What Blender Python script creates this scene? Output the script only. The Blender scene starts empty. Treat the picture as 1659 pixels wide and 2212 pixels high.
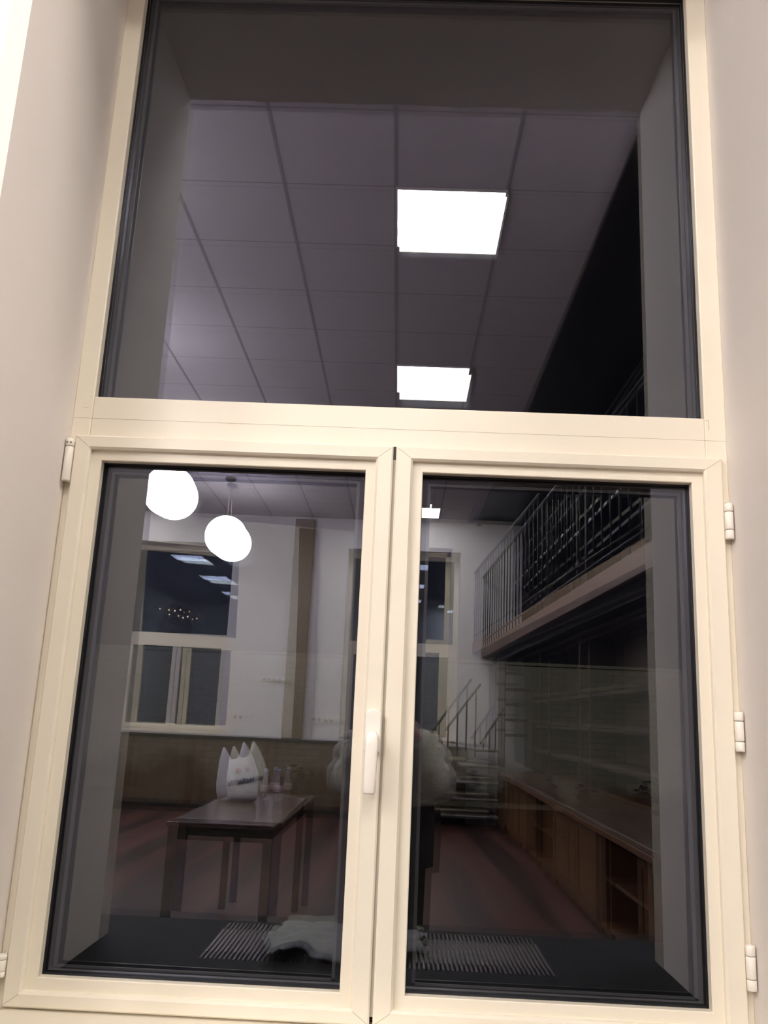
import bpy, bmesh, math, random
from mathutils import Vector, Matrix
random.seed(7)
C = bpy.context.scene.collection
SC = bpy.context.scene
V = Vector

# ------------------------------------------------------------------ camera
F, PITCH, YAW, ROLL = 1875.46, 0.232349, -0.024557, 0.044563
CAMP = V((0.0, -1.6348, 1.33))
fw = V((math.sin(YAW)*math.cos(PITCH), math.cos(YAW)*math.cos(PITCH), math.sin(PITCH)))
rt = V((math.cos(YAW), -math.sin(YAW), 0)); up = rt.cross(fw)
r2 = rt*math.cos(ROLL)+up*math.sin(ROLL); u2 = up*math.cos(ROLL)-rt*math.sin(ROLL)
cd = bpy.data.cameras.new('camera'); cam = bpy.data.objects.new('camera', cd); C.objects.link(cam)
cd.sensor_fit = 'VERTICAL'; cd.sensor_height = 36; cd.lens = 36*F/2212; cd.clip_start = 0.01; cd.clip_end = 200
M = Matrix((( r2.x, u2.x, -fw.x), (r2.y, u2.y, -fw.y), (r2.z, u2.z, -fw.z))).to_4x4(); M.translation = CAMP
cam.matrix_world = M
SC.camera = cam

# ------------------------------------------------------------------ world, exposure, lights
w = bpy.data.worlds.new('night_sky'); SC.world = w; w.use_nodes = True
w.node_tree.nodes['Background'].inputs[0].default_value = (.010, .012, .020, 1)
w.node_tree.nodes['Background'].inputs[1].default_value = 1.0
SC.view_settings.view_transform = 'Standard'; SC.view_settings.look = 'None'
SC.view_settings.exposure = 0.0; SC.view_settings.gamma = 1.0; SC.view_settings.use_curve_mapping = False
SC.cycles.use_denoising = True
SC.cycles.max_bounces = 14; SC.cycles.diffuse_bounces = 6; SC.cycles.glossy_bounces = 6
SC.cycles.transparent_max_bounces = 24; SC.cycles.transmission_bounces = 6
SC.cycles.caustics_reflective = False; SC.cycles.caustics_refractive = False
PANEL_E = 57.0     # emission of the square ceiling panels
GLOBE_E = 47.0      # emission of the globe lamps

def area(name, loc, tgt, sx, sy, power, col):
    l = bpy.data.lights.new(name, 'AREA'); l.shape = 'RECTANGLE'; l.size = sx; l.size_y = sy; l.energy = power; l.color = col
    o = bpy.data.objects.new(name, l); C.objects.link(o); o.location = loc
    o.rotation_euler = (V(tgt)-V(loc)).to_track_quat('-Z', 'Y').to_euler(); return o
area('courtyard_fill', (0.3, 0.9, 4.6), (0.3, 10.2, 1.3), 1.6, .3, 500, (1.0, .93, .86))  # unseen lamp added to light the courtyard wall
area('street_fill', (-9, -13.5, 6.0), (-9.0, -25, 3.0), 1.5, .4, 420, (.80, .87, 1.0))  # unseen lamp added so the opposite facade shows dimly

# ------------------------------------------------------------------ materials
def nt(name):
    m = bpy.data.materials.new(name); m.use_nodes = True; t = m.node_tree
    return m, t, t.nodes['Principled BSDF']
def lk(t, a, b): t.links.new(a, b)
def plain(name, col, rough=.5, metal=0, noise=.0, nscale=8, bump=0, bscale=60, spec=.5):
    m, t, p = nt(name)
    p.inputs['Roughness'].default_value = rough; p.inputs['Metallic'].default_value = metal
    p.inputs['Specular IOR Level'].default_value = spec
    tc = t.nodes.new('ShaderNodeTexCoord')
    n = t.nodes.new('ShaderNodeTexNoise'); n.inputs['Scale'].default_value = nscale; n.inputs['Detail'].default_value = 5
    lk(t, tc.outputs['Object'], n.inputs['Vector'])
    r = t.nodes.new('ShaderNodeValToRGB')
    r.color_ramp.elements[0].position = .3; r.color_ramp.elements[1].position = .7
    r.color_ramp.elements[0].color = tuple(c*(1-noise) for c in col)+(1,)
    r.color_ramp.elements[1].color = tuple(min(1, c*(1+noise)) for c in col)+(1,)
    lk(t, n.outputs['Fac'], r.inputs[0]); lk(t, r.outputs[0], p.inputs['Base Color'])
    if bump:
        n2 = t.nodes.new('ShaderNodeTexNoise'); n2.inputs['Scale'].default_value = bscale
        lk(t, tc.outputs['Object'], n2.inputs['Vector'])
        b = t.nodes.new('ShaderNodeBump'); b.inputs['Strength'].default_value = bump; b.inputs['Distance'].default_value = .004
        lk(t, n2.outputs['Fac'], b.inputs['Height']); lk(t, b.outputs[0], p.inputs['Normal'])
    return m
def wood(name, c1, c2, scale=(1, 1, 1), rough=.45, gs=14):
    m, t, p = nt(name); p.inputs['Roughness'].default_value = rough
    tc = t.nodes.new('ShaderNodeTexCoord'); mp = t.nodes.new('ShaderNodeMapping'); mp.inputs['Scale'].default_value = scale
    n = t.nodes.new('ShaderNodeTexNoise'); n.inputs['Scale'].default_value = gs; n.inputs['Detail'].default_value = 6
    r = t.nodes.new('ShaderNodeValToRGB'); r.color_ramp.elements[0].position = .3; r.color_ramp.elements[1].position = .72
    r.color_ramp.elements[0].color = c1+(1,); r.color_ramp.elements[1].color = c2+(1,)
    lk(t, tc.outputs['Object'], mp.inputs[0]); lk(t, mp.outputs[0], n.inputs['Vector']); lk(t, n.outputs['Fac'], r.inputs[0]); lk(t, r.outputs[0], p.inputs['Base Color'])
    return m
def emit(name, col, e):
    m = bpy.data.materials.new(name); m.use_nodes = True; t = m.node_tree; t.nodes.clear()
    o = t.nodes.new('ShaderNodeOutputMaterial'); x = t.nodes.new('ShaderNodeEmission')
    x.inputs[0].default_value = col+(1,); x.inputs[1].default_value = e; lk(t, x.outputs[0], o.inputs[0]); return m
def glass(name, T, Rf, rough=0.0):
    """coated window glass: what it lets through and what it mirrors"""
    m = bpy.data.materials.new(name); m.use_nodes = True; t = m.node_tree; t.nodes.clear()
    o = t.nodes.new('ShaderNodeOutputMaterial'); a = t.nodes.new('ShaderNodeAddShader')
    x = t.nodes.new('ShaderNodeBsdfTransparent'); x.inputs[0].default_value = T+(1,); lk(t, x.outputs[0], a.inputs[0])
    g = t.nodes.new('ShaderNodeBsdfGlossy'); g.inputs[0].default_value = Rf+(1,); g.inputs['Roughness'].default_value = rough
    lk(t, g.outputs[0], a.inputs[1]); lk(t, a.outputs[0], o.inputs[0]); return m
M_UPVC = plain('cream_window_plastic', (.80, .745, .63), .32, noise=.02, nscale=4)
M_SEAM = plain('joint_line_grey', (.42, .37, .31), .8)
M_WHITE = plain('white_plastic', (.85, .81, .74), .25)
M_DARK = plain('black_gasket', (.012, .012, .014), .55)
M_SPACER = plain('grey_spacer_metal', (.10, .10, .11), .4, metal=.3)
M_WALL = plain('white_plaster', (.80, .77, .76), .85, noise=.025, nscale=1.5, bump=.12, bscale=45)
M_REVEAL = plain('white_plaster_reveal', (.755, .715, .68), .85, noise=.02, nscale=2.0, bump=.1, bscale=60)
M_SCREW = plain('dark_screw_head', (.10, .08, .07), .5)
M_LEDGE = plain('anthracite_stone_ledge', (.010, .010, .013), .8, noise=.2, nscale=12, spec=.2)
M_GRILLE = plain('brushed_steel_grille', (.20, .18, .185), .45, metal=.6)
M_SHEET = plain('crumpled_white_film', (.24, .25, .235), .6, noise=.15, nscale=20, bump=1.0, bscale=34)
G_IN = glass('inner_pane_coating', (.62, .62, .62), (.088, .094, .122))
G_OUT = glass('outer_pane_coating', (.20, .20, .19), (.238, .248, .238))
G_CLEAR = glass('clear_glass_edge', (.985, .99, .985), (.0, .0, .0))
G_FAR = glass('far_window_coating', (.50, .50, .52), (.075, .088, .112))
M_BROWN = wood('brown_panel_wood', (.092, .068, .040), (.15, .108, .062), (1, 1, .15))
M_PILASTER = wood('tan_pilaster_wood', (.15, .105, .065), (.18, .128, .08), (4, 4, .2))
M_TABLE = wood('dark_varnished_table_wood', (.055, .030, .020), (.085, .045, .028), (3, .4, 1), rough=.18)
M_GWOOD = wood('gallery_fascia_wood', (.21, .135, .09), (.28, .18, .125), (1, .25, 1))
M_DWOOD = wood('very_dark_wood', (.011, .007, .005), (.019, .012, .008), (1, .4, .3))
M_SHELF = wood('dark_shelving_wood', (.038, .023, .016), (.060, .037, .026), (1, .4, .3))
M_CAB = wood('red_brown_cabinet_wood', (.070, .028, .010), (.115, .048, .016), (1, 3, .25))
M_CAB2 = wood('lighter_cabinet_panel_wood', (.10, .045, .015), (.15, .072, .025), (1, 3, .25))
M_TOP = wood('grey_lit_counter_wood', (.055, .035, .022), (.17, .125, .09), (1, .25, 1), rough=.3)  # grey in the noise imitates light on the counter top
M_IRON = plain('black_painted_iron', (.018, .017, .018), .32, metal=.3)
M_STAIR = plain('dark_stair_steel', (.045, .043, .04), .45)
M_TREAD = plain('lit_tread_tone', (.42, .37, .30), .6)  # lighter tone imitating light on the tread tops

# ------------------------------------------------------------------ geometry helpers
def add_box(bm, x0, x1, y0, y1, z0, z1, mi=0):
    vs = [bm.verts.new(p) for p in ((x0,y0,z0),(x1,y0,z0),(x1,y1,z0),(x0,y1,z0),(x0,y0,z1),(x1,y0,z1),(x1,y1,z1),(x0,y1,z1))]
    for f in ((0,3,2,1),(4,5,6,7),(0,1,5,4),(1,2,6,5),(2,3,7,6),(3,0,4,7)):
        fc = bm.faces.new([vs[i] for i in f]); fc.material_index = mi
    return vs
def add_tube(bm, pts, rad, n=12, cap=True, mi=0):
    pts = [V(p) for p in pts]; rs = rad if isinstance(rad, (list, tuple)) else [rad]*len(pts)
    rings = []; prev = None
    for i, p in enumerate(pts):
        d = (pts[min(i+1, len(pts)-1)]-pts[max(i-1, 0)]).normalized()
        if prev is None:
            a = d.orthogonal().normalized()
        else:
            a = (prev-d*prev.dot(d)).normalized()
        prev = a; b = d.cross(a)
        rings.append([bm.verts.new(p+(a*math.cos(2*math.pi*k/n)+b*math.sin(2*math.pi*k/n))*rs[i]) for k in range(n)])
    for i in range(len(rings)-1):
        for k in range(n):
            f = bm.faces.new((rings[i][k], rings[i][(k+1) % n], rings[i+1][(k+1) % n], rings[i+1][k])); f.smooth = True; f.material_index = mi
    if cap:
        bm.faces.new(rings[0][::-1]).material_index = mi; bm.faces.new(rings[-1]).material_index = mi
def add_lathe(bm, prof, c, n=24, mi=0):
    rings = [[bm.verts.new((c[0]+r*math.cos(2*math.pi*k/n), c[1]+r*math.sin(2*math.pi*k/n), c[2]+z)) for k in range(n)] for r, z in prof]
    for i in range(len(rings)-1):
        for k in range(n):
            f = bm.faces.new((rings[i][k], rings[i][(k+1) % n], rings[i+1][(k+1) % n], rings[i+1][k])); f.smooth = True; f.material_index = mi
    bm.faces.new(rings[0][::-1]).material_index = mi; bm.faces.new(rings[-1]).material_index = mi
def add_sphere(bm, c, r, sx=1, sy=1, sz=1, n=24):
    m = Matrix.Translation(c) @ Matrix.Diagonal((r*sx, r*sy, r*sz, 1))
    res = bmesh.ops.create_uvsphere(bm, u_segments=n, v_segments=n//2, radius=1, matrix=m)
    for v in res['verts']:
        for f in v.link_faces: f.smooth = True
def obj(name, bm, mats, parent=None, bevel=0, loc=None):
    me = bpy.data.meshes.new(name); bmesh.ops.recalc_face_normals(bm, faces=bm.faces); bm.to_mesh(me); bm.free()
    for m in (mats if isinstance(mats, (list, tuple)) else [mats]): me.materials.append(m)
    o = bpy.data.objects.new(name, me); C.objects.link(o)
    if parent is not None: o.parent = parent; o.matrix_parent_inverse = Matrix.Translation(-parent.location)
    if bevel:
        b = o.modifiers.new('bevel', 'BEVEL'); b.width = bevel; b.segments = 3; b.limit_method = 'ANGLE'; b.angle_limit = math.radians(40)
        b.harden_normals = False
    return o
def boxobj(name, dims, mat, parent=None, bevel=0):
    bm = bmesh.new()
    for d in (dims if isinstance(dims[0], (list, tuple)) else [dims]): add_box(bm, *d)
    return obj(name, bm, mat, parent, bevel)
def thing(name, label, cat, loc=(0, 0, 0), group=None, kind=None):
    o = bpy.data.objects.new(name, None); C.objects.link(o); o.location = loc; o.empty_display_size = .05
    return tag(o, label, cat, group, kind)
def tag(o, label=None, cat=None, group=None, kind=None):
    if label: o['label'] = label
    if cat: o['category'] = cat
    if group: o['group'] = group
    if kind: o['kind'] = kind
    return o
def struct(o): o['kind'] = 'structure'; return o
def base_at(o):
    """put a mesh object's origin at the middle of its base"""
    me = o.data; xs = [v.co for v in me.vertices]
    c = V(((min(v.x for v in xs)+max(v.x for v in xs))/2, (min(v.y for v in xs)+max(v.y for v in xs))/2, min(v.z for v in xs)))
    me.transform(Matrix.Translation(-c)); o.location = c; return o

# ------------------------------------------------------------------ room shell  (x right, y>0 outdoors, glass of the near window at y=0)
XL, XR, YF, YW, CEIL = -6.0, 2.05, -10.6, -0.45, 4.10
OX0, OX1, OZ0, OZ1 = -.658, .614, .78, 2.985       # opening at the frame
RX0, RX1 = -.643, .605                             # opening at the room face

# floor: dull red boards running away from the window, with paler and greyer lanes
m, t, p = nt('worn_red_floorboards'); p.inputs['Roughness'].default_value = .38
tc = t.nodes.new('ShaderNodeTexCoord'); mp = t.nodes.new('ShaderNodeMapping'); mp.inputs['Rotation'].default_value = (0, 0, math.pi/2)
br = t.nodes.new('ShaderNodeTexBrick'); br.inputs['Scale'].default_value = 1.0; br.inputs['Brick Width'].default_value = 1.4; br.inputs['Row Height'].default_value = .09
br.inputs['Mortar Size'].default_value = .004; br.inputs['Color1'].default_value = (.112, .048, .040, 1); br.inputs['Color2'].default_value = (.084, .034, .030, 1); br.inputs['Mortar'].default_value = (.05, .03, .03, 1)
wv = t.nodes.new('ShaderNodeTexNoise'); wv.inputs['Scale'].default_value = 1.0; wv.inputs['Detail'].default_value = 3
mp2 = t.nodes.new('ShaderNodeMapping'); mp2.inputs['Scale'].default_value = (3.2, .12, 1)
rp = t.nodes.new('ShaderNodeValToRGB'); rp.color_ramp.elements[0].position = .46; rp.color_ramp.elements[0].color = (.30, .42, .50, 1); rp.color_ramp.elements[1].position = .50; rp.color_ramp.elements[1].color = (1, 1, 1, 1)
mx = t.nodes.new('ShaderNodeMixRGB'); mx.blend_type = 'MULTIPLY'; mx.inputs[0].default_value = .8
lk(t, tc.outputs['Object'], mp.inputs[0]); lk(t, mp.outputs[0], br.inputs['Vector']); lk(t, tc.outputs['Object'], mp2.inputs[0]); lk(t, mp2.outputs[0], wv.inputs['Vector'])
lk(t, wv.outputs['Fac'], rp.inputs[0]); lk(t, br.outputs['Color'], mx.inputs[1]); lk(t, rp.outputs[0], mx.inputs[2]); lk(t, mx.outputs[0], p.inputs['Base Color'])
M_FLOOR = m
struct(boxobj('floor', (XL-.3, XR+.4, YF-.5, .0, -.2, 0), M_FLOOR))

# ceiling: suspended tiles, 0.6 m grid, dark joints; wooden boards over the gallery
m, t, p = nt('suspended_ceiling_tiles'); p.inputs['Roughness'].default_value = .9
tc = t.nodes.new('ShaderNodeTexCoord'); sp = t.nodes.new('ShaderNodeSeparateXYZ'); lk(t, tc.outputs['Object'], sp.inputs[0])
def gridline(axis, off, wd):
    a = t.nodes.new('ShaderNodeMath'); a.operation = 'ADD'; a.inputs[1].default_value = off; lk(t, sp.outputs[axis], a.inputs[0])
    b = t.nodes.new('ShaderNodeMath'); b.operation = 'PINGPONG'; b.inputs[1].default_value = .3; lk(t, a.outputs[0], b.inputs[0])
    c = t.nodes.new('ShaderNodeMath'); c.operation = 'LESS_THAN'; c.inputs[1].default_value = wd; lk(t, b.outputs[0], c.inputs[0]); return c
gx = gridline(0, .115, .011); gy = gridline(1, 2.49, .005)
mxx = t.nodes.new('ShaderNodeMath'); mxx.operation = 'MAXIMUM'; lk(t, gx.outputs[0], mxx.inputs[0]); lk(t, gy.outputs[0], mxx.inputs[1])
mc = t.nodes.new('ShaderNodeMixRGB'); mc.inputs[1].default_value = (.46, .42, .47, 1); mc.inputs[2].default_value = (.24, .22, .25, 1)
lk(t, mxx.outputs[0], mc.inputs[0]); lk(t, mc.outputs[0], p.inputs['Base Color'])
M_CEIL = m
struct(boxobj('ceiling', [(XL-.3, 1.04, YF-.5, .1, CEIL, CEIL+.2), (1.04, XR+.4, -1.70, .1, CEIL, CEIL+.2)], M_CEIL))
struct(boxobj('ceiling_gallery', [(1.04, XR+.4, YF-.5, -1.70, CEIL+.03, CEIL+.2), (1.04, 1.10, YF, -1.70, CEIL-.03, CEIL+.05)], M_DWOOD))

# window wall with the splayed opening
bm = bmesh.new()
add_box(bm, XL-.3, OX0-.02, YW, .12, -.2, CEIL); add_box(bm, OX1+.02, XR+.4, YW, .12, -.2, CEIL)
add_box(bm, OX0-.02, OX1+.02, YW, .12, -.2, .79); add_box(bm, OX0-.02, OX1+.02, YW, .12, 2.985, CEIL)
struct(obj('wall_window', bm, M_WALL))
bm = bmesh.new()      # plastered reveals, slightly splayed, filling the last centimetres of the opening
for xa, xb, s in ((OX0, RX0, -1), (OX1, RX1, 1)):
    xo = OX0-.02 if s < 0 else OX1+.02
    for z0, z1 in ((.79, 2.985),):
        vs = [bm.verts.new(q) for q in ((xo, .10, z0), (xa, .10, z0), (xa, -.02, z0), (xb, YW-.001, z0), (xo, YW-.001, z0), (xo, .10, z1), (xa, .10, z1), (xa, -.02, z1), (xb, YW-.001, z1), (xo, YW-.001, z1))]
        for f in ((0,1,2,3,4), (9,8,7,6,5), (0,5,6,1), (1,6,7,2), (2,7,8,3), (3,8,9,4), (4,9,5,0)): bm.faces.new([vs[i] for i in f])
struct(obj('wall_window_reveal', bm, M_REVEAL))

# back wall with two more windows
W1, W2, WZ0, WZ1 = (-3.97, -2.43), (-.785, .83), 1.0, 3.67
bm = bmesh.new()
for a, b in ((XL-.3, W1[0]), (W1[1], W2[0]), (W2[1], XR+.4)): add_box(bm, a, b, YF-.5, YF, -.2, CEIL)
for a, b in (W1, W2): add_box(bm, a, b, YF-.5, YF, -.2, WZ0); add_box(bm, a, b, YF-.5, YF, WZ1, CEIL)
struct(obj('wall_back', bm, M_WALL))
struct(boxobj('wall_left', (XL-.3, XL, YF, YW, 0, CEIL), M_WALL))
struct(boxobj('wall_right', (XR, XR+.4, YF, -2.2, 0, CEIL), M_DWOOD)); struct(boxobj('wall_right_front', (XR, XR+.4, -2.2, YW, 0, CEIL), M_WALL))

# ------------------------------------------------------------------ window_1: the tall cream window in front of us
ZG0, ZG1 = .877, 1.791
win = thing('window_1', 'tall cream framed window with fixed upper pane over two casement sashes at night', 'window', (0, 0, .79), kind='structure')
FY = -.030
bm = bmesh.new()
add_box(bm, OX0, -.620-.0, FY, .06, .80, 2.985); add_box(bm, .573, OX1, FY, .06, .80, 2.985)
add_box(bm, -.620, .573, FY, .06, 2.912, 2.985); add_box(bm, -.620, .573, -.034, .06, .80, .829); add_box(bm, -.642, .604, -.115, -.0305, .79, .8285)
obj('window_frame', bm, M_UPVC, win, .0025)
bm = bmesh.new()
add_box(bm, -.620, .573, FY, .06, 1.815, 1.921)
obj('transom', bm, M_UPVC, win, .002)
bm = bmesh.new()      # glazing bead end joints, drawn as real hairline grooves filled with grey
add_box(bm, .581, .5818, FY-.0004, FY+.0005, 1.898, 1.917); add_box(bm, .574, .5815, FY-.0004, FY+.0005, 1.9165, 1.9172)
add_box(bm, -.640, -.628, FY-.0004, FY+.0005, 1.897, 1.8974)
add_box(bm, -.655, .612, FY-.0004, FY+.0005, 1.8757, 1.8761)
obj('joint_line', bm, M_SEAM, win)

def pane_pair(x0, x1, z0, z1, ax, bz, kz, zm, parent, tagx):
    """double glazing: two 4 mm sheets, the outer one a little out of parallel and bowed, as sealed units are"""
    e = .012
    bm = bmesh.new(); vs = add_box(bm, x0-e, x1+e, 0, .004, z0-e, z1+e, 1)
    for f in bm.faces:
        if all(abs(v.co.y) < 1e-6 for v in f.verts): f.material_index = 0
    o = obj('inner_pane', bm, [G_IN, G_CLEAR], parent); o['label'] = 'clear inner glass pane mirroring the lit room'
    bm = bmesh.new(); nx, nz = 12, 24; xc = (x0+x1)/2; grid = {}
    for L, yo in ((0, .020), (1, .024)):
        for i in range(nx+1):
            for j in range(nz+1):
                x = x0-e+(x1-x0+2*e)*i/nx; z = z0-e+(z1-z0+2*e)*j/nz
                grid[L, i, j] = bm.verts.new((x, yo+(ax if ax > -.005 else -.0064+.0048*(max(0.0, z-1.36)/.36)**1.5)*(x-xc)+bz*(z-zm)+.5*kz*(z-zm)**2, z))
    for i in range(nx):
        for j in range(nz):
            f = bm.faces.new((grid[0,i,j], grid[0,i+1,j], grid[0,i+1,j+1], grid[0,i,j+1])); f.smooth = True; f.material_index = 0
            f = bm.faces.new((grid[1,i,j], grid[1,i,j+1], grid[1,i+1,j+1], grid[1,i+1,j])); f.smooth = True; f.material_index = 1
    o = obj('outer_pane', bm, [G_OUT, G_CLEAR], parent); o['label'] = 'dark outer glass pane behind the inner pane'
    bm = bmesh.new(); q_ = .0012   # black rubber gasket against the inner face of the glass
    for q in ((x0-.001, x0+q_, z0, z1), (x1-q_, x1+.001, z0, z1), (x0+q_, x1-q_, z0-.001, z0+q_), (x0+q_, x1-q_, z1-q_, z1+.001)):
        add_box(bm, q[0], q[1], -.0115, -.0004, q[2], q[3])
    obj('glass_gasket', bm, M_DARK, parent)
    s = .011      # spacer bar between the sheets, black edge then grey aluminium
    bm = bmesh.new()
    for q in ((x0-e, x0+s, z0-e, z1+e), (x1-s, x1+e, z0-e, z1+e), (x0+s, x1-s, z0-e, z0+s*.7), (x0+s, x1-s, z1-s, z1+e)):
        add_box(bm, q[0], q[1], .0045, .013, q[2], q[3])
    obj('spacer_bar', bm, M_DARK, parent)
    s2 = s+.006; bm = bmesh.new()
    for q in ((x0+s, x0+s2, z0+s*.7, z1-s), (x1-s2, x1-s, z0+s*.7, z1-s), (x0+s, x1-s, z0+s*.7, z0+s), (x0+s2, x1-s2, z1-s2, z1-s)):
        add_box(bm, q[0], q[1], .007, .0125, q[2], q[3])
    obj('spacer_edge', bm, M_SPACER, parent)
    bm = bmesh.new()   # black outside of the frame behind the glass
    for q in ((x0-.02, x0, z0-.02, z1+.02), (x1, x1+.02, z0-.02, z1+.02), (x0, x1, z0-.02, z0), (x0, x1, z1, z1+.02)):
        add_box(bm, q[0], q[1], .03, .062, q[2], q[3])
    obj('outer_rebate', bm, M_DARK, parent)

fan = obj('upper_light', (lambda b: (add_box(b, -.6201, -.612, FY-.001, -.024, 1.921, 2.912), add_box(b, .565, .5731, FY-.001, -.024, 1.921, 2.912), b)[-1])(bmesh.new()), M_UPVC, win)
bpy.data.objects.remove(fan)
pane_pair(-.620, .573, 1.921, 2.912, -.0020, 0, -.0085, 2.42, win, 'upper')

def sash(x0, x1, gx0, gx1, side, ax, bz, kz, zm):
    """casement sash: mitred stiles and rails with a chamfered inner edge, glazing bead, double glazing"""
    z0, z1 = .832, 1.838; yf, yb, bev = -.042, .05, .004
    bead = .020; ix0, ix1, iz0, iz1 = gx0-bead, gx1+bead, ZG0-bead, ZG1+bead
    bm = bmesh.new()
    oc = [(x0, z0), (x1, z0), (x1, z1), (x0, z1)]; ic = [(ix0, iz0), (ix1, iz0), (ix1, iz1), (ix0, iz1)]
    ic2 = [(ix0+.002, iz0+.002), (ix1-.002, iz0+.002), (ix1-.002, iz1-.002), (ix0+.002, iz1-.002)]
    def ring(c, y): return [bm.verts.new((a, y, b)) for a, b in c]
    o1 = ring([(x0, z0), (x1, z0), (x1, z1), (x0, z1)], yb); o2 = ring(oc, yf+.003)
    o3 = ring([(x0+.003, z0+.003), (x1-.003, z0+.003), (x1-.003, z1-.003), (x0+.003, z1-.003)], yf)
    g = .004
    i1 = ring([(ix0-g, iz0-g), (ix1+g, iz0-g), (ix1+g, iz1+g), (ix0-g, iz1+g)], yf)
    i2 = ring(ic, yf+g); i3 = ring(ic, -.026); i4 = ring([(gx0-.006, ZG0-.006), (gx1+.006, ZG0-.006), (gx1+.006, ZG1+.006), (gx0-.006, ZG1+.006)], yb)
    for A, B in ((o1, o2), (o2, o3), (o3, i1), (i1, i2), (i2, i3), (i3, i4), (i4, o1)):
        for k in range(4):
            f = bm.faces.new((A[k], A[(k+1) % 4], B[(k+1) % 4], B[k]))
    s = obj('sash', bm, M_UPVC, win)
    s['label'] = 'cream casement sash on the handle side' if side < 0 else 'cream casement sash without a handle'
    bm = bmesh.new(); by0, by1 = -.0285, -.0005
    prof = [(ix0, iz0, ix1, iz1, by1), (ix0, iz0, ix1, iz1, by0+.0), (gx0-.0015, ZG0-.0015, gx1+.0015, ZG1+.0015, by0), (gx0, ZG0, gx1, ZG1, by0+.0015), (gx0, ZG0, gx1, ZG1, by1)]
    rr = [[bm.verts.new(q) for q in ((a, y, b), (c, y, b), (c, y, d), (a, y, d))] for a, b, c, d, y in prof]
    for A, B in zip(rr, rr[1:]):
        for k in range(4): bm.faces.new((A[k], A[(k+1) % 4], B[(k+1) % 4], B[k]))
    obj('glazing_bead', bm, M_UPVC, s)
    bm = bmesh.new(); wl = .00045          # fine mitre joints at the four corners and bead butt joints
    for (a, b), (c, d) in (((x0+.004, z0+.004), (ix0-g, iz0-g)), ((x1-.004, z0+.004), (ix1+g, iz0-g)), ((x1-.004, z1-.004), (ix1+g, iz1+g)), ((x0+.004, z1-.004), (ix0-g, iz1+g))):
        p0, p1 = V((a, yf-.0002, b)), V((c, yf-.0002, d)); n = (p1-p0).normalized().cross(V((0, 1, 0)))*wl
        bm.faces.new([bm.verts.new(q) for q in (p0+n, p1+n, p1-n, p0-n)])
    obj('mitre_joint', bm, M_SEAM, s)
    pane_pair(gx0, gx1, ZG0, ZG1, ax, bz, kz, zm, s, '')
    return s
sL = sash(-.643, -.0262, -.591, -.0784, -1, -.0058, 0, .0100, 1.36)
sR = sash(-.0208, .600, .0319, .5446, 1, .0058, -.0030, 0, 1.36)
bm = bmesh.new(); add_box(bm, -.0262, -.0208, -.035, .03, .845, 1.815, 0); obj('meeting_strip', bm, plain('greyish_meeting_strip', (.42, .39, .33), .5), win)
bm = bmesh.new(); add_box(bm, -.032, -.015, -.010, .04, .829, .845, 0); add_box(bm, -.0262, -.0208, -.0362, .04, 1.8125, 1.8385, 0); obj('gap_shadow', bm, M_DARK, win)

# hinges on both jambs
def hinge(x, z0, z1, parent, screws=False):
    bm = bmesh.new(); y = -.050; r = .0078; h = z1-z0
    cuts = [(0, .245), (.262, .755), (.772, 1)] if not screws else [(0, .0), (.0, .80), (.817, 1)]
    for a, b in cuts:
        if b <= a: continue
        add_lathe(bm, [(r-.0008, z0+h*a), (r, z0+h*a+.0012), (r, z0+h*b-.0012), (r-.0008, z0+h*b)], (x, y, 0), 20)
    add_lathe(bm, [(r*.72, z0+.002), (r*.72, z1-.002)], (x, y, 0), 16, 1)
    sx = -1 if x > 0 else 1
    add_box(bm, min(x, x+sx*.003), max(x, x+sx*.003), y, -.028, z0+.001, z1-.001)
    if screws:
        for dx in (-.003, .004): add_sphere(bm, (x+dx, y-r+.0005, z1-.009), .0016, n=10)
        for f in bm.faces:
            if all((v.co-V((x, y-r, z1-.009))).length < .0065 for v in f.verts) and len(f.verts) < 5: f.material_index = 2 if f.calc_center_median().y < y-r+.0012 and abs(f.calc_center_median().z-(z1-.009)) < .0019 else f.material_index
    obj('hinge', bm, [M_WHITE, M_SEAM, M_SCREW], parent)
for z0, z1 in ((1.679, 1.747), (1.299, 1.367), (.918, .987)): hinge(.6035, z0, z1, sR)
hinge(-.6475, 1.742, 1.826, sL, True); hinge(-.6475, .880, .915, sL); 

# handle
hp = (-.0415, -.042)
def rounded(bm, cx, y0, y1, z0, z1, hw, n=10):
    pts = []
    for k in range(n+1): a = math.pi*k/n; pts.append((cx+hw*math.cos(a), z1-hw*.8+hw*.8*math.sin(a)))
    for k in range(n+1): a = math.pi+math.pi*k/n; pts.append((cx+hw*math.cos(a), z0+hw*.35+hw*.35*math.sin(a)))
    A = [bm.verts.new((x, y1, z)) for x, z in pts]; B = [bm.verts.new((x, y0, z)) for x, z in pts]
    bm.faces.new(A); bm.faces.new(B[::-1])
    for k in range(len(A)): bm.faces.new((A[k], A[(k+1) % len(A)], B[(k+1) % len(A)], B[k]))
bm = bmesh.new(); rounded(bm, hp[0], -.056, -.042, 1.268, 1.345, .0145)
hd = obj('window_handle', bm, M_WHITE, sL, .003); hd['label'] = 'white lever handle on the meeting stile'
bm = bmesh.new()
add_tube(bm, [(hp[0], -.050, 1.293), (hp[0], -.078, 1.293)], .011, 20)
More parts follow.
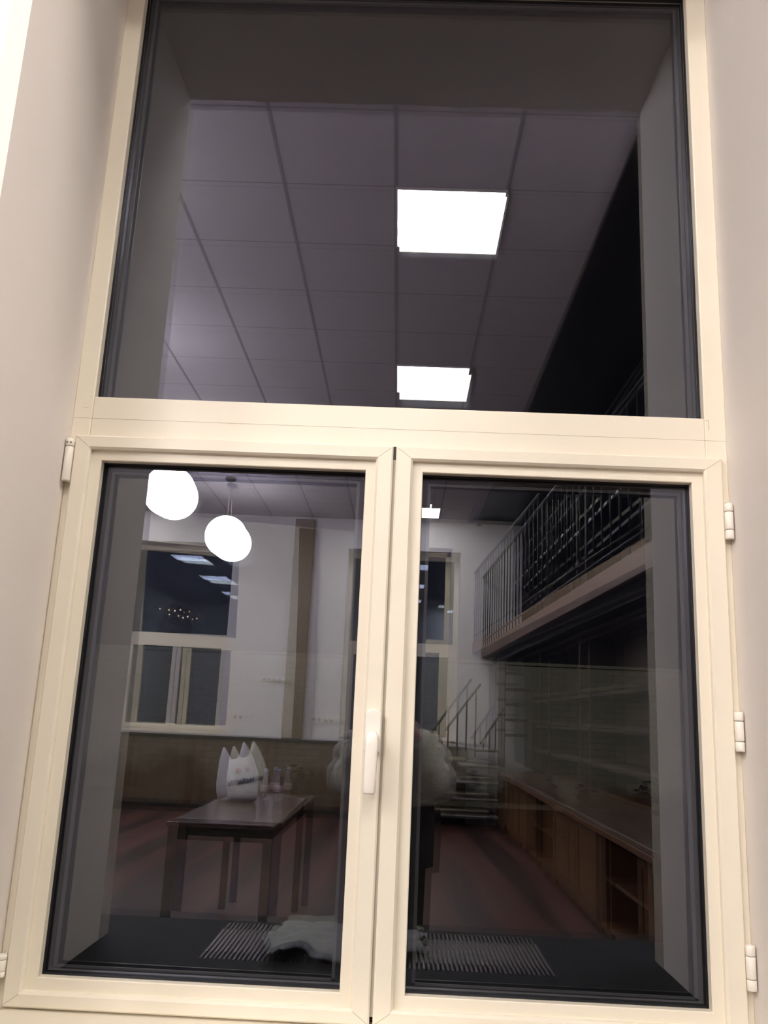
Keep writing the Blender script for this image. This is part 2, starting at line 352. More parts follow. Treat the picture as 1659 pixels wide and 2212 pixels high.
def lever(bm):
    secs = [(1.306, .006, .084), (1.300, .0105, .086), (1.285, .0118, .087), (1.26, .0112, .087), (1.222, .0110, .086), (1.205, .0108, .084), (1.2015, .0095, .083)]
    rings = []
    for z, hw, yo in secs:
        hh = .0075; ring = []
        for k in range(16):
            a = 2*math.pi*k/16; c, s = math.cos(a), math.sin(a)
            ring.append(bm.verts.new((hp[0]-.0015*(1.306-z)*10+hw*math.copysign(abs(c)**.55, c), -(yo-.008)+hh*math.copysign(abs(s)**.55, s), z)))
        rings.append(ring)
    for A, B in zip(rings, rings[1:]):
        for k in range(16): f = bm.faces.new((A[k], A[(k+1) % 16], B[(k+1) % 16], B[k])); f.smooth = True
    bm.faces.new(rings[0]); bm.faces.new(rings[-1][::-1])
lever(bm); obj('handle_lever', bm, M_WHITE, sL)

# ------------------------------------------------------------------ dark deep ledge under the window, with grille and film
LT = .824
led = thing('window_ledge', 'deep anthracite window ledge below the near window, with a long vent grille', 'ledge', (-.02, -.36, .79))
g0, g1, gy0, gy1 = -.392, .347, -.60, -.343
bm = bmesh.new()
for q in ((-.642, g0, -.449, -.116), (g1, .604, -.449, -.116), (g0, g1, gy1, -.116), (-.9, g0, -.69, -.451), (g1, .9, -.69, -.451), (g0, g1, -.69, gy0)):
    add_box(bm, q[0], q[1], q[2], q[3], .794, LT)
add_box(bm, g0, g1, gy0, gy1, .794, .80)
obj('ledge_slab', bm, M_LEDGE, led)
bm = bmesh.new(); n = 74
for k in range(n+1):
    x = g0+(g1-g0)*k/n; add_box(bm, x-.0022, x+.0022, gy0, gy1, .806, LT+.001)
add_box(bm, g0, g1, -.475, -.470, .803, LT-.004)
obj('vent_grille', bm, M_GRILLE, led)
bm = bmesh.new()      # front panel of the convector case below the ledge
add_box(bm, -.88, .88, -.67, -.451, .08, .793); obj('convector_case', bm, M_WALL, led)
# crumpled white film lying over the grille
bm = bmesh.new(); NX, NY = 34, 26; G = {}
for i in range(NX+1):
    for j in range(NY+1):
        u, v = i/NX, j/NY
        x = -.265+.345*u; fr = -.30-.03*math.sin(u*9)-.05*math.sin(u*math.pi)**2*.0
        notch = .07*max(0, 1-abs(u-.22)/.08)+.03*max(0, 1-abs(u-.8)/.2)
        y0 = -.665+.05*u; y1 = -.315-notch-.14*max(0, u-.75)/.25
        y = y0+(y1-y0)*v
        z = LT+.006+.009*abs(math.sin(u*13+v*3.1))*(.4+.6*v)+.006*math.sin(v*17+u*5)**2+.012*math.exp(-((u-.12)/.12)**2)*v+random.uniform(0, .004)
        G[i, j] = bm.verts.new((x+.012*math.sin(v*8), y, z))
for i in range(NX):
    for j in range(NY):
        f = bm.faces.new((G[i,j], G[i+1,j], G[i+1,j+1], G[i,j+1])); f.smooth = True
fl = base_at(obj('crumpled_film', bm, M_SHEET)); sm = fl.modifiers.new('thick', 'SOLIDIFY'); sm.thickness = .003
tag(fl, 'crumpled whitish plastic film lying across the vent grille of the window ledge', 'plastic film')

# ------------------------------------------------------------------ far windows (seen mirrored in the near one)
def far_window(name, x0, x1, label):
    wd = thing(name, label, 'window', ((x0+x1)/2, YF-.40, WZ0), kind='structure')
    y0, y1 = YF-.44, YF-.36; xm = (x0+x1)/2; tz = 2.33
    bm = bmesh.new()
    for q in ((x0, x0+.07, WZ0, WZ1), (x1-.07, x1, WZ0, WZ1), (x0, x1, WZ1-.07, WZ1), (x0, x1, WZ0, WZ0+.05)): add_box(bm, q[0], q[1], y0, y1, q[2], q[3])
    obj('window_frame', bm, M_UPVC, wd, .004)
    boxobj('transom', (x0+.07, x1-.07, y0, y1, tz-.07, tz+.06), M_UPVC, wd, .004)
    boxobj('window_sill', (x0, x1, YF-.36, YF+.06, WZ0-.02, WZ0+.02), M_UPVC, wd, .004)
    gm = [G_FAR, G_CLEAR]
    def pn(a, b, c, d, par):
        bm = bmesh.new(); add_box(bm, a, b, YF-.40, YF-.394, c, d, 1)
        for f in bm.faces:
            if f.calc_center_median().y > YF-.3945: f.material_index = 0
        add_box(bm, a, b, YF-.428, YF-.424, c, d, 1)
        for f in bm.faces:
            if abs(f.calc_center_median().y-(YF-.424)) < 1e-4: f.material_index = 0
        obj('glass_pane', bm, gm, par)
    pn(x0+.07, x1-.07, tz+.06, WZ1-.07, wd)
    for a, b in ((x0+.07, xm-.003), (xm+.003, x1-.07)):
        bm = bmesh.new(); z0, z1 = WZ0+.05, tz-.07
        for q in ((a, a+.06, z0, z1), (b-.06, b, z0, z1), (a+.06, b-.06, z0, z0+.06), (a+.06, b-.06, z1-.06, z1)): add_box(bm, q[0], q[1], y0-.01, y1+.02, q[2], q[3])
        s = obj('sash', bm, M_UPVC, wd, .004); pn(a+.06, b-.06, z0+.06, z1-.06, s)
far_window('window_2', *W1, 'cream framed window mirrored beside the globe lamps')
far_window('window_3', *W2, 'cream framed window mirrored beside the gallery staircase')

# wainscot, pilaster, sockets, trunking on the back wall
wn = thing('wall_panelling', 'low brown wooden panelling along the foot of the back wall', 'panelling', (-2.0, YF+.03, 0))
bm = bmesh.new(); add_box(bm, XL, .95, YF, YF+.10, .02, .95); obj('panel_board', bm, M_BROWN, wn)
bm = bmesh.new(); add_box(bm, XL, .97, YF, YF+.14, .95, .99); obj('top_rail', bm, M_DWOOD, wn, .004)
for k in range(7):
    x = XL+.2+k*1.0
    boxobj('stile', (x, x+.10, YF+.10, YF+.115, .06, .95), M_CAB, wn, .003)
boxobj('skirting', (XL, .95, YF+.10, YF+.125, 0, .10), M_DWOOD, wn, .003)
pil = boxobj('pilaster', (-1.56, -1.285, YF+.002, YF+.09, .992, 4.06), M_PILASTER, None, .01)
base_at(pil); tag(pil, 'tan wooden pilaster standing on the panelling between the two mirrored windows', 'pilaster')
M_WELL = plain('grey_socket_well', (.45, .43, .42), .5)
def socket(x, z, lab):
    s = thing('power_socket', lab, 'socket', (x, YF+.006, z))
    boxobj('face_plate', (x-.075, x+.075, YF, YF+.011, z-.04, z+.04), M_WHITE, s, .003)
    for dx in (-.037, .037):
        bm = bmesh.new(); add_tube(bm, [(x+dx, YF+.0105, z), (x+dx, YF+.0125, z)], .022, 20); obj('socket_well', bm, M_WELL, s)
socket(-2.18, 1.25, 'white double power socket on the wall under the window with globe lamps')
socket(-1.10, 1.265, 'white power socket close beside the tan pilaster')
socket(-.93, 1.25, 'white power socket further from the pilaster, near the second mirrored window')
tr = thing('cable_trunking', 'short white cable trunking with switches on the wall before the pilaster', 'trunking', (-1.75, YF+.01, 1.75))
boxobj('trunking_cover', (-1.92, -1.60, YF, YF+.02, 1.75, 1.80), M_WHITE, tr, .003)
for k in range(4): boxobj('switch', (-1.88+k*.07, -1.83+k*.07, YF+.02, YF+.028, 1.76, 1.79), plain('grey_switch', (.5, .48, .47), .5), tr, .002)

# ------------------------------------------------------------------ ceiling lamps
M_PAN = emit('led_panel_glow', (1.0, .93, .84), PANEL_E)
plabs = ['bright square ceiling panel lamp nearest to the window', 'bright square ceiling panel lamp, second from the window', 'bright square ceiling panel lamp, third from the window', 'bright square ceiling panel lamp nearest the back wall']
plabs += [q.replace('bright square ceiling panel lamp', 'square panel lamp left of the globes') for q in plabs]
plabs.append('added unseen square panel lamp near the window, in front of the gallery end')
for k, lab in enumerate(plabs):
    y = -2.49-2.4*(k % 4); dx = 0 if k < 4 else -4.2
    if k == 8: y, dx = -.70, 1.32  # extra unseen lamp, added to brighten the left reveal
    c = thing('panel_lamp', lab, 'ceiling lamp', (.185+dx, y-.3, CEIL-.012), 'square panel lamps of the tiled ceiling')
    boxobj('lamp_frame', [(-.115+dx, -.105+dx, y-.6, y, CEIL-.012, CEIL), (.475+dx, .485+dx, y-.6, y, CEIL-.012, CEIL), (-.105+dx, .475+dx, y-.6, y-.59, CEIL-.012, CEIL), (-.105+dx, .475+dx, y-.01, y, CEIL-.012, CEIL)], M_WHITE, c)
    boxobj('diffuser', (-.105+dx, .475+dx, y-.59, y-.01, CEIL-.009, CEIL-.001), M_PAN, c)
M_GLO = emit('globe_glow', (1.0, .93, .88), GLOBE_E)
gl = [(-2.2, -2.25, 'opal globe pendant lamp nearest to the window wall'), (-2.25, -4.36, 'opal globe pendant lamp, second along the row'), (-2.285, -6.47, 'larger looking opal globe pendant lamp in the casement reflection'), (-2.14, -8.57, 'smaller looking opal globe pendant lamp in the casement reflection')]
for x, y, lab in gl:
    z = 3.37
    c = thing('globe_lamp', lab, 'pendant lamp', (x, y, CEIL), 'opal globe pendant lamps in a row')
    bm = bmesh.new(); add_sphere(bm, (x, y, z), .25, n=40); obj('globe_shade', bm, M_GLO, c)
    bm = bmesh.new(); add_tube(bm, [(x, y, z+.24), (x, y, CEIL-.02)], .005); obj('rod', bm, M_WHITE, c)
    bm = bmesh.new(); add_lathe(bm, [(.06, CEIL-.035), (.065, CEIL-.03), (.065, CEIL-.001)], (x, y, 0)); obj('ceiling_rose', bm, plain('grey_lamp_metal', (.035, .033, .033), .5), c)
    bm = bmesh.new(); add_lathe(bm, [(.07, z+.225), (.07, z+.25), (.03, z+.265)], (x, y, 0)); obj('shade_cap', bm, M_GRILLE, c)

# ------------------------------------------------------------------ gallery with railing
GZ, RT = 2.19, 3.33
def GXA(y): return 1.36-.0286*(-y-2.9)        # the gallery edge runs slightly askew to the wall
GY0, GY1 = YF+.002, -2.2
def add_prism(bm, plan, z0, z1):
    A = [bm.verts.new((x, y, z0)) for x, y in plan]; B = [bm.verts.new((x, y, z1)) for x, y in plan]; n = len(plan)
    bm.faces.new(A[::-1]); bm.faces.new(B)
    for k in range(n): bm.faces.new((A[k], A[(k+1) % n], B[(k+1) % n], B[k]))
gal = thing('gallery', 'wooden gallery with a black baluster railing running along the side wall', 'gallery', (1.5, -5.8, GZ))
bm = bmesh.new(); add_prism(bm, [(GXA(GY0)+.04, GY0), (XR, GY0), (XR, GY1), (GXA(GY1)+.04, GY1)], GZ+.02, GZ+.14); obj('gallery_deck', bm, M_DWOOD, gal)
bm = bmesh.new(); add_prism(bm, [(GXA(GY0), GY0), (GXA(GY0)+.04, GY0), (GXA(GY1)+.04, GY1), (GXA(GY1), GY1)], GZ, GZ+.148); obj('fascia', bm, M_GWOOD, gal, .004)
for k in range(3):
    q = .16+.2*k; bm = bmesh.new(); add_prism(bm, [(GXA(GY0)+q, GY0), (GXA(GY0)+q+.06, GY0), (GXA(GY1)+q+.06, GY1), (GXA(GY1)+q, GY1)], GZ-.06, GZ+.02); obj('joist', bm, M_DWOOD, gal)
bm = bmesh.new(); add_tube(bm, [(GXA(GY0)+.02, GY0, RT), (GXA(GY1)+.02, GY1, RT)], .020, 12); obj('handrail', bm, M_IRON, gal)
bm = bmesh.new(); add_tube(bm, [(GXA(GY0)+.02, GY0, GZ+.24), (GXA(GY1)+.02, GY1, GZ+.24)], .012, 8); obj('bottom_rail', bm, M_IRON, gal)
nb = 40; first = None
for k in range(nb):
    y = YF+.06+k*(abs(YF)-2.3)/(nb-1)
    if first is None:
        bm = bmesh.new(); add_tube(bm, [(0, 0, GZ+.148), (0, 0, RT)], .0065, 8); first = obj('baluster', bm, M_IRON, gal); o = first
    else:
        o = first.copy(); C.objects.link(o)
    o.matrix_parent_inverse = Matrix.Identity(4); o.location = V((GXA(y)+.02, y, 0))-gal.location

# bookcases: on the gallery and below it
M_CARD = plain('pale_label_card', (.6, .58, .55), .5)
def bookcase(name, y0, y1, z0, z1, xf, zs, lab, grp, mat=M_SHELF, edge=None):
    b = thing(name, lab, 'bookcase', ((xf+XR)/2, (y0+y1)/2, z0), grp)
    xb = XR-.02
    boxobj('back_board', (xb, xb+.015, y0, y1, z0, z1), mat, b)
    boxobj('side_panel', (xf, xb, y0, y0+.03, z0, z1), mat, b, .002); boxobj('side_panel', (xf, xb, y1-.03, y1, z0, z1), mat, b, .002)
    for z in zs:
        boxobj('shelf', (xf+.01, xb, y0+.03, y1-.03, z-.03, z), mat, b, .002)
    boxobj('top_board', (xf, xb, y0+.03, y1-.03, z1-.03, z1), mat, b, .002)
    if edge:
        yy = y0+.12
        while yy < y1-.15:
            boxobj('label_holder', (xf+.004, xf+.01, yy, yy+.09, edge-.028, edge-.002), M_CARD, b); yy += .21
    return b
ys = [(-10.55, -8.5), (-8.5, -6.36), (-6.36, -4.22), (-4.22, -2.2)]
nm = ['farthest along, beside the staircase', 'second from the staircase', 'third from the staircase', 'nearest the window wall']
for (a, b), n_ in zip(ys, nm):
    bookcase('bookcase', max(a, -9.62), b, .775, GZ-.065, 1.72, [1.02, 1.32, 1.62], 'dark open bookcase standing on the counter below the gallery, '+n_, 'open bookcases under the gallery')
for (a, b), n_ in zip(ys, nm):
    bookcase('gallery_bookcase', a, b, GZ+.14, 3.98, 1.70, [2.55, 2.9, 3.2, 3.55], 'near-black bookcase up on the gallery behind the railing, '+n_, 'dark bookcases on the gallery', M_DWOOD, 3.2)

# base cabinets and counter top
ct = thing('counter_top', 'long wooden counter top under the bookcases, toned grey as if lit', 'counter', (1.66, -6.35, .70))
boxobj('top_board', (1.31, XR-.001, -9.62, -2.2, .71, .74), M_TOP, ct, .006); boxobj('front_lip', (1.30, 1.34, -9.62, -2.2, .675, .71), M_CAB, ct, .004)
boxobj('back_lip', (1.86, XR-.002, -9.62, -2.2, .741, .772), M_CAB, ct, .004)
def cabinet(y0, y1, doors, lab):
    c = thing('base_cabinet', lab, 'cabinet', (1.7, (y0+y1)/2, 0), 'red-brown base cabinets under the counter')
    bm = bmesh.new(); x0, x1 = 1.42, XR-.005
    for q in ((x0, x1, y0, y0+.03, 0, .673), (x0, x1, y1-.03, y1, 0, .673), (x0, x1, y0+.03, y1-.03, .06, .09), (x1-.02, x1, y0+.03, y1-.03, .09, .673), (x0+.03, x1-.02, y0+.03, y1-.03, .34, .365), (x0+.02, x1, y0+.03, y1-.03, 0, .06), (x0, x1, y0+.03, y1-.03, .65, .673)): add_box(bm, *q)
    obj('cabinet_body', bm, M_CAB, c)
    for k in range(doors):
        a = y0+.005+(y1-y0-.01)*k/doors+.003; b = y0+.005+(y1-y0-.01)*(k+1)/doors-.003
        bm = bmesh.new()
        for q in ((a, a+.09, .075, .66), (b-.09, b, .075, .66), (a+.09, b-.09, .075, .15), (a+.09, b-.09, .575, .66)): add_box(bm, 1.397, 1.419, q[0], q[1], q[2], q[3])
        d = obj('door', bm, M_CAB, c, .003)
        boxobj('door_panel', (1.405, 1.414, a+.09, b-.09, .15, .575), M_CAB2, d)
        bm = bmesh.new(); add_sphere(bm, (1.387, b-.045, .46), .011, n=12); obj('knob', bm, M_GRILLE, d)
cabinet(-9.62, -8.62, 2, 'red-brown cabinet with two doors at the staircase end of the counter')
cabinet(-8.61, -7.30, 1, 'single door cabinet second along from the staircase end')
cabinet(-7.29, -6.40, 0, 'narrow open cabinet without a door, farther of two, middle of the counter')
cabinet(-6.39, -4.41, 2, 'broad two door panelled cabinet in the middle of the counter')
cabinet(-4.40, -3.46, 0, 'open cabinet without a door, nearer of two, close to the window')
cabinet(-3.45, -2.2, 1, 'single door cabinet closest to the window wall')

# ------------------------------------------------------------------ staircase to the gallery
st = thing('staircase', 'dark steel staircase with lit-toned tread tops climbing to the gallery in the far corner', 'staircase', (1.0, -10.1, 0))
# lower flight runs in +x along the back wall, then turns and climbs under the gallery
for k in range(5):
    z = .20*(k+1); x = .30+.17*k
    boxobj('tread', (x, 1.30, YF+.13, YF+.95, z-.035, z-.012), M_STAIR, st, .003)
    boxobj('lit_tread_top', (x+.01, 1.30, YF+.14, YF+.94, z-.012, z), M_TREAD, st, .002)  # pale layer puts the light on the dark treads into colour
for k in range(5):
    z = 1.0+.195*(k+1)
    boxobj('tread', (1.37, 1.71, YF+.30+.07*k, YF+.55+.07*k, z-.035, z), M_STAIR, st, .003)
boxobj('stringer', (1.355, 1.37, YF+.25, YF+.95, 0, GZ-.07), M_STAIR, st); boxobj('stringer', (1.71, 1.72, YF+.25, YF+.95, .78, GZ-.07), M_STAIR, st)
def bar(name, a, b, r=.013, par=st, mat=M_STAIR):
    bm = bmesh.new(); add_tube(bm, [a, b], r, 10); return obj(name, bm, mat, par)
for yy, (xa, za, xb, zb) in ((YF+.97, (.48, 1.02, 1.05, 1.80)), (YF+.97, (1.06, 1.06, 1.36, 1.52))):
    bar('handrail', (xa, yy, za), (xb, yy, zb), .016)
    n = 5 if xb < 1.1 else 4
    for k in range(n):
        f = (k+.5)/n; x = xa+(xb-xa)*f; bar('baluster', (x, yy, 1.0 if xb > 1.1 else max(.22, .9)), (x, yy, za+(zb-za)*f), .010)

# ------------------------------------------------------------------ table with bag and bottles
TZ = .75
tb = thing('table', 'long dark varnished wooden table, end-on, in the mirrored room', 'table', (-.91, -4.0, 0))
tx0, tx1, ty0, ty1 = -1.19, -.62, -4.85, -3.17
boxobj('tabletop', (tx0, tx1, ty0, ty1, TZ-.025, TZ), M_TABLE, tb, .004)
boxobj('apron', [(tx0+.03, tx1-.03, ty1-.05, ty1-.03, TZ-.09, TZ-.025), (tx0+.03, tx1-.03, ty0+.03, ty0+.05, TZ-.09, TZ-.025), (tx0+.03, tx0+.05, ty0+.05, ty1-.05, TZ-.09, TZ-.025), (tx1-.05, tx1-.03, ty0+.05, ty1-.05, TZ-.09, TZ-.025)], M_DWOOD, tb)
for x in (tx0+.01, tx1-.055):
    for y in (ty0+.01, ty1-.055): boxobj('leg', (x, x+.045, y, y+.045, 0, TZ-.025), M_DWOOD, tb, .003)

# plastic carrier bag, two handle ears, standing open
M_BAG = plain('white_carrier_plastic', (.84, .84, .86), .38, noise=.05, nscale=14, bump=.8, bscale=26)
bx, by = -1.035, -4.35
bag = thing('carrier_bag', 'white plastic carrier bag with dark blue lettering and pointed handles, standing on the table', 'bag', (bx, by, TZ))
TOP = [(-1, .25), (-.84, .345), (-.74, .335), (-.42, .265), (-.02, .275), (.12, .385), (.3, .36), (.7, .27), (1, .17)]
def top_z(u):
    for (a, za), (b, zb) in zip(TOP, TOP[1:]):
        if u <= b: return za+(zb-za)*(u-a)/(b-a)
    return TOP[-1][1]
bm = bmesh.new(); N = 72; rings = []
for fr, hx, hy in ((0, .105, .05), (.05, .122, .068), (.2, .134, .078), (.4, .138, .072), (.6, .137, .055), (.8, .136, .035), (1, .135, .018)):
    r = []
    for k in range(N):
        a = 2*math.pi*k/N; cx, cy = math.cos(a), math.sin(a)
        u = math.copysign(abs(cx)**.8, cx)
        fold = 1+.06*math.sin(7*a+3*fr)*(1-fr*.5)+.03*math.sin(17*a)
        r.append(bm.verts.new((bx+hx*u*(1+.012*math.sin(9*fr+a)), by+hy*math.copysign(abs(cy)**.8, cy)*fold, TZ+.001+fr*top_z(u))))
    rings.append(r)
for A, B in zip(rings, rings[1:]):
    for k in range(N): f = bm.faces.new((A[k], A[(k+1) % N], B[(k+1) % N], B[k])); f.smooth = True
bm.faces.new(rings[0][::-1])
bo = obj('bag_body', bm, M_BAG, bag); s_ = bo.modifiers.new('t', 'SOLIDIFY'); s_.thickness = .0012
# print on the side facing the window: a dark blue line of lettering that cannot be read, rising to one side, and a pale red mark above it
def frontY(x):
    u = min(.97, abs(x-bx)/.138); return by+.079*(1-u**2.5)**.5+.004
bm = bmesh.new(); rr = random.Random(3)
for k in range(9):
    x0 = bx-.040+.0185*k; zc = TZ+.118+.030*k/8; y0 = frontY(x0)
    for q in range(3):
        dx = (-.005, .005, 0)[q]+rr.uniform(-.001, .001)
        if q < 2: add_box(bm, x0+dx-.0016, x0+dx+.0016, y0-.012, y0+.0015, zc-.017, zc+rr.uniform(.004, .018))
        else: zz = zc+rr.choice((-.015, 0, .015)); add_box(bm, x0-.006, x0+.006, y0-.012, y0+.0015, zz-.0018, zz+.0018)
obj('bag_print', bm, plain('dark_blue_print', (.12, .13, .24), .5), bag)
bm = bmesh.new(); add_sphere(bm, (bx+.012, frontY(bx+.012)-.008, TZ+.20), .020, 1, .4, .9, 16); obj('red_mark', bm, plain('pale_red_print', (.75, .42, .40), .5), bag)

M_PET = bpy.data.materials.new('clear_bottle_plastic'); M_PET.use_nodes = True; t = M_PET.node_tree; p = t.nodes['Principled BSDF']
t.nodes.remove(p); o_ = t.nodes['Material Output']; a_ = t.nodes.new('ShaderNodeAddShader'); x_ = t.nodes.new('ShaderNodeBsdfTransparent'); x_.inputs[0].default_value = (.72, .72, .75, 1)
g_ = t.nodes.new('ShaderNodeBsdfGlossy'); g_.inputs[0].default_value = (.18, .18, .2, 1); g_.inputs['Roughness'].default_value = .06; lk(t, x_.outputs[0], a_.inputs[0]); lk(t, g_.outputs[0], a_.inputs[1]); lk(t, a_.outputs[0], o_.inputs[0])
M_CAP = plain('pale_blue_cap', (.35, .38, .62), .4); M_LAB = plain('pinkish_bottle_label', (.55, .42, .44), .5)
for x, y, lab in ((-.872, -4.50, 'small clear water bottle with blue cap next to the carrier bag'), (-.782, -4.50, 'small clear water bottle with blue cap, farther from the carrier bag')):
    b = thing('water_bottle', lab, 'bottle', (x, y, TZ), 'water bottles on the table')
    bm = bmesh.new(); add_lathe(bm, [(.028, .001), (.031, .006), (.030, .05), (.032, .085), (.032, .125), (.024, .155), (.013, .178), (.013, .188)], (x, y, TZ)); obj('bottle_body', bm, M_PET, b)
    bm = bmesh.new(); add_lathe(bm, [(.0325, .06), (.0330, .062), (.0330, .098), (.0325, .10)], (x, y, TZ)); obj('bottle_label', bm, M_LAB, b)
    bm = bmesh.new(); add_lathe(bm, [(.0155, .186), (.0158, .204), (.014, .208)], (x, y, TZ)); obj('cap', bm, M_CAP, b)

# ------------------------------------------------------------------ the person taking the photograph
M_SKIN = plain('skin', (.62, .40, .31), .5); M_HAIR = plain('dark_brown_hair', (.035, .022, .015), .5, noise=.3, nscale=60)
M_PUFF = plain('cream_puffer_fabric', (.33, .32, .275), .75, noise=.06, nscale=18, bump=.9, bscale=28); M_BLK = plain('black_cloth', (.014, .013, .014), .9, noise=.2, nscale=30); M_BOOT = plain('black_leather', (.012, .011, .011), .4)
PX, PY = -.012, -1.97
per = thing('person', 'person in a short cream puffer jacket and long black clothes holding up a phone', 'person', (PX, PY, 0))
verts, edges, rad = [], [], []
def vtx(p, r, par=None):
    verts.append(p); rad.append(r)
    if par is not None: edges.append((par, len(verts)-1))
    return len(verts)-1
pel = vtx((PX, PY, .86), (.125, .10)); ab = vtx((PX, PY, 1.0), (.11, .09), pel); ch = vtx((PX, PY+.01, 1.15), (.125, .10), ab)
nk0 = vtx((PX, PY, 1.27), (.06, .06), ch); nk1 = vtx((PX, PY+.01, 1.33), (.045, .045), nk0)
h0 = vtx((PX, PY+.03, 1.375), (.050, .058), nk1); h1 = vtx((PX, PY+.03, 1.43), (.068, .085), h0); h2 = vtx((PX, PY+.02, 1.49), (.070, .090), h1); h3 = vtx((PX, PY+.01, 1.54), (.045, .06), h2)
for s in (-1, 1):
    sh = vtx((PX+s*.150, PY, 1.235), (.05, .05), ch); el = vtx((PX+s*.187, PY+.07, 1.075), (.036, .036), sh)
    wr = vtx((PX+s*.075, PY+.27, 1.285), (.024, .024), el); pm = vtx((PX+s*.052, PY+.295, 1.315), (.024, .017), wr)
    for j in range(4):
        z = 1.300+.018*j; ln = (.8, .95, 1.0, .9)[j]
        a = vtx((PX+s*.054, PY+.302, z), (.0095, .0095), pm); b = vtx((PX+s*.046, PY+.318, z+.002), (.0085, .0085), a)
        vtx((PX+s*(.046-.018*ln), PY+.3225, z+.004), (.0075, .0075), b) if False else vtx((PX+s*.040, PY+.3225, z+.003), (.0075, .0075), b)
    th = vtx((PX+s*.040, PY+.285, 1.325), (.011, .011), pm); vtx((PX+s*.018, PY+.290, 1.345), (.0085, .0085), th)
    hp_ = vtx((PX+s*.075, PY, .80), (.085, .085), pel); kn = vtx((PX+s*.080, PY+.015, .46), (.055, .055), hp_); an = vtx((PX+s*.085, PY-.005, .09), (.038, .038), kn); vtx((PX+s*.09, PY+.12, .035), (.038, .03), an)
me = bpy.data.meshes.new('body'); me.from_pydata(verts, edges, []); me.update(); me.materials.append(M_SKIN)
body = bpy.data.objects.new('body', me); C.objects.link(body); body.parent = per; body.matrix_parent_inverse = Matrix.Translation(-per.location)
sk = body.modifiers.new('skin', 'SKIN'); ss = body.modifiers.new('sub', 'SUBSURF'); ss.levels = 2; ss.render_levels = 2
for i, r in enumerate(rad): me.skin_vertices[0].data[i].radius = r; me.skin_vertices[0].data[i].use_root = (i == 0)
hz = 1.455
bm = bmesh.new()
for s in (-1, 1): add_sphere(bm, (PX+s*.030, PY+.098, hz), .013, 1.2, .6, .8, 12)
obj('eyes', bm, plain('eye_white', (.7, .68, .65), .3), per)
bm = bmesh.new(); add_tube(bm, [(PX, PY+.108, hz-.005), (PX, PY+.122, hz-.035), (PX, PY+.108, hz-.045)], [.008, .013, .008], 10); obj('nose', bm, M_SKIN, per)
bm = bmesh.new(); add_tube(bm, [(PX-.025, PY+.095, hz-.070), (PX, PY+.103, hz-.068), (PX+.025, PY+.095, hz-.070)], [.003, .007, .003], 8); obj('mouth', bm, plain('lip', (.5, .22, .2), .4), per)
bm = bmesh.new()
for s in (-1, 1): add_sphere(bm, (PX+s*.076, PY+.02, hz-.01), .026, .3, .6, 1, 12)
obj('ears', bm, M_SKIN, per)
bm = bmesh.new(); add_sphere(bm, (PX, PY-.008, 1.49), .095, .95, 1.05, .95, 28)
for v in list(bm.verts):
    if v.co.y > PY+.055 and v.co.z < 1.50: bm.verts.remove(v)
add_tube(bm, [(PX, PY-.075, 1.50), (PX, PY-.09, 1.40), (PX, PY-.10, 1.30)], [.06, .075, .05], 16)
obj('hair', bm, M_HAIR, per)
# puffer jacket: quilted torso, sleeves and hood collar
bm = bmesh.new(); n = 36; rings = []; LV = 40
for L in range(LV+1):
    f = L/LV; z = 1.005+.285*f
    w_ = .178+.008*math.sin(f*3.1) if f < .8 else .178-.10*((f-.8)/.2)**1.5
    d_ = .135 if f < .75 else .135-.055*((f-.75)/.25)
    puff = .016*abs(math.sin(f*math.pi*7)); rings.append([bm.verts.new((PX+(w_+puff)*math.copysign(abs(math.cos(a))**.8, math.cos(a)), PY+(d_+puff)*math.copysign(abs(math.sin(a))**.8, math.sin(a))+.01, z)) for a in (2*math.pi*k/n for k in range(n))])
for A, B in zip(rings, rings[1:]):
    for k in range(n): f_ = bm.faces.new((A[k], A[(k+1) % n], B[(k+1) % n], B[k])); f_.smooth = True
bm.faces.new(rings[0][::-1]); bm.faces.new(rings[-1])
for s in (-1, 1):
    P_ = [V((PX+s*.120, PY, 1.235)), V((PX+s*.165, PY+.02, 1.180)), V((PX+s*.192, PY+.055, 1.090)), V((PX+s*.178, PY+.11, 1.070)), V((PX+s*.13, PY+.19, 1.185)), V((PX+s*.085, PY+.255, 1.270))]
    pts, rs = [], []
    for i in range(len(P_)-1):
        for q in range(10):
            f = q/10; tt = (i+f)/(len(P_)-1); pts.append(P_[i].lerp(P_[i+1], f)); rs.append((.064-.018*tt)*(1+.22*abs(math.sin(tt*math.pi*7))))
    add_tube(bm, pts, rs, 18)
add_tube(bm, [(PX+.075*math.cos(a), PY+.02+.065*math.sin(a), 1.290+.012*math.sin(a)) for a in [2*math.pi*k/24 for k in range(25)]], .034, 12, False)
jk = obj('puffer_jacket', bm, M_PUFF, per)
bm = bmesh.new(); rings = []
for z, a_, b_ in ((1.06, .17, .115), (.98, .178, .12), (.88, .182, .125), (.76, .178, .13), (.755, .150, .11), (.50, .145, .11), (.14, .15, .12)):
    rings.append([bm.verts.new((PX+.02+a_*math.cos(2*math.pi*k/28)*(1+.03*math.sin(k*2.2)), PY+b_*math.sin(2*math.pi*k/28), z)) for k in range(28)])
for A, B in zip(rings, rings[1:]):
    for k in range(28): f_ = bm.faces.new((A[k], A[(k+1) % 28], B[(k+1) % 28], B[k])); f_.smooth = True
bm.faces.new(rings[0]); bm.faces.new(rings[-1][::-1]); obj('black_clothes', bm, M_BLK, per)
for s in (-1, 1):
    bm = bmesh.new(); add_tube(bm, [(PX+s*.085, PY-.03, .20), (PX+s*.085, PY-.02, .06), (PX+s*.09, PY+.05, .045), (PX+s*.095, PY+.15, .036)], [.055, .052, .046, .032], 16)
    obj('boot', bm, M_BOOT, per)
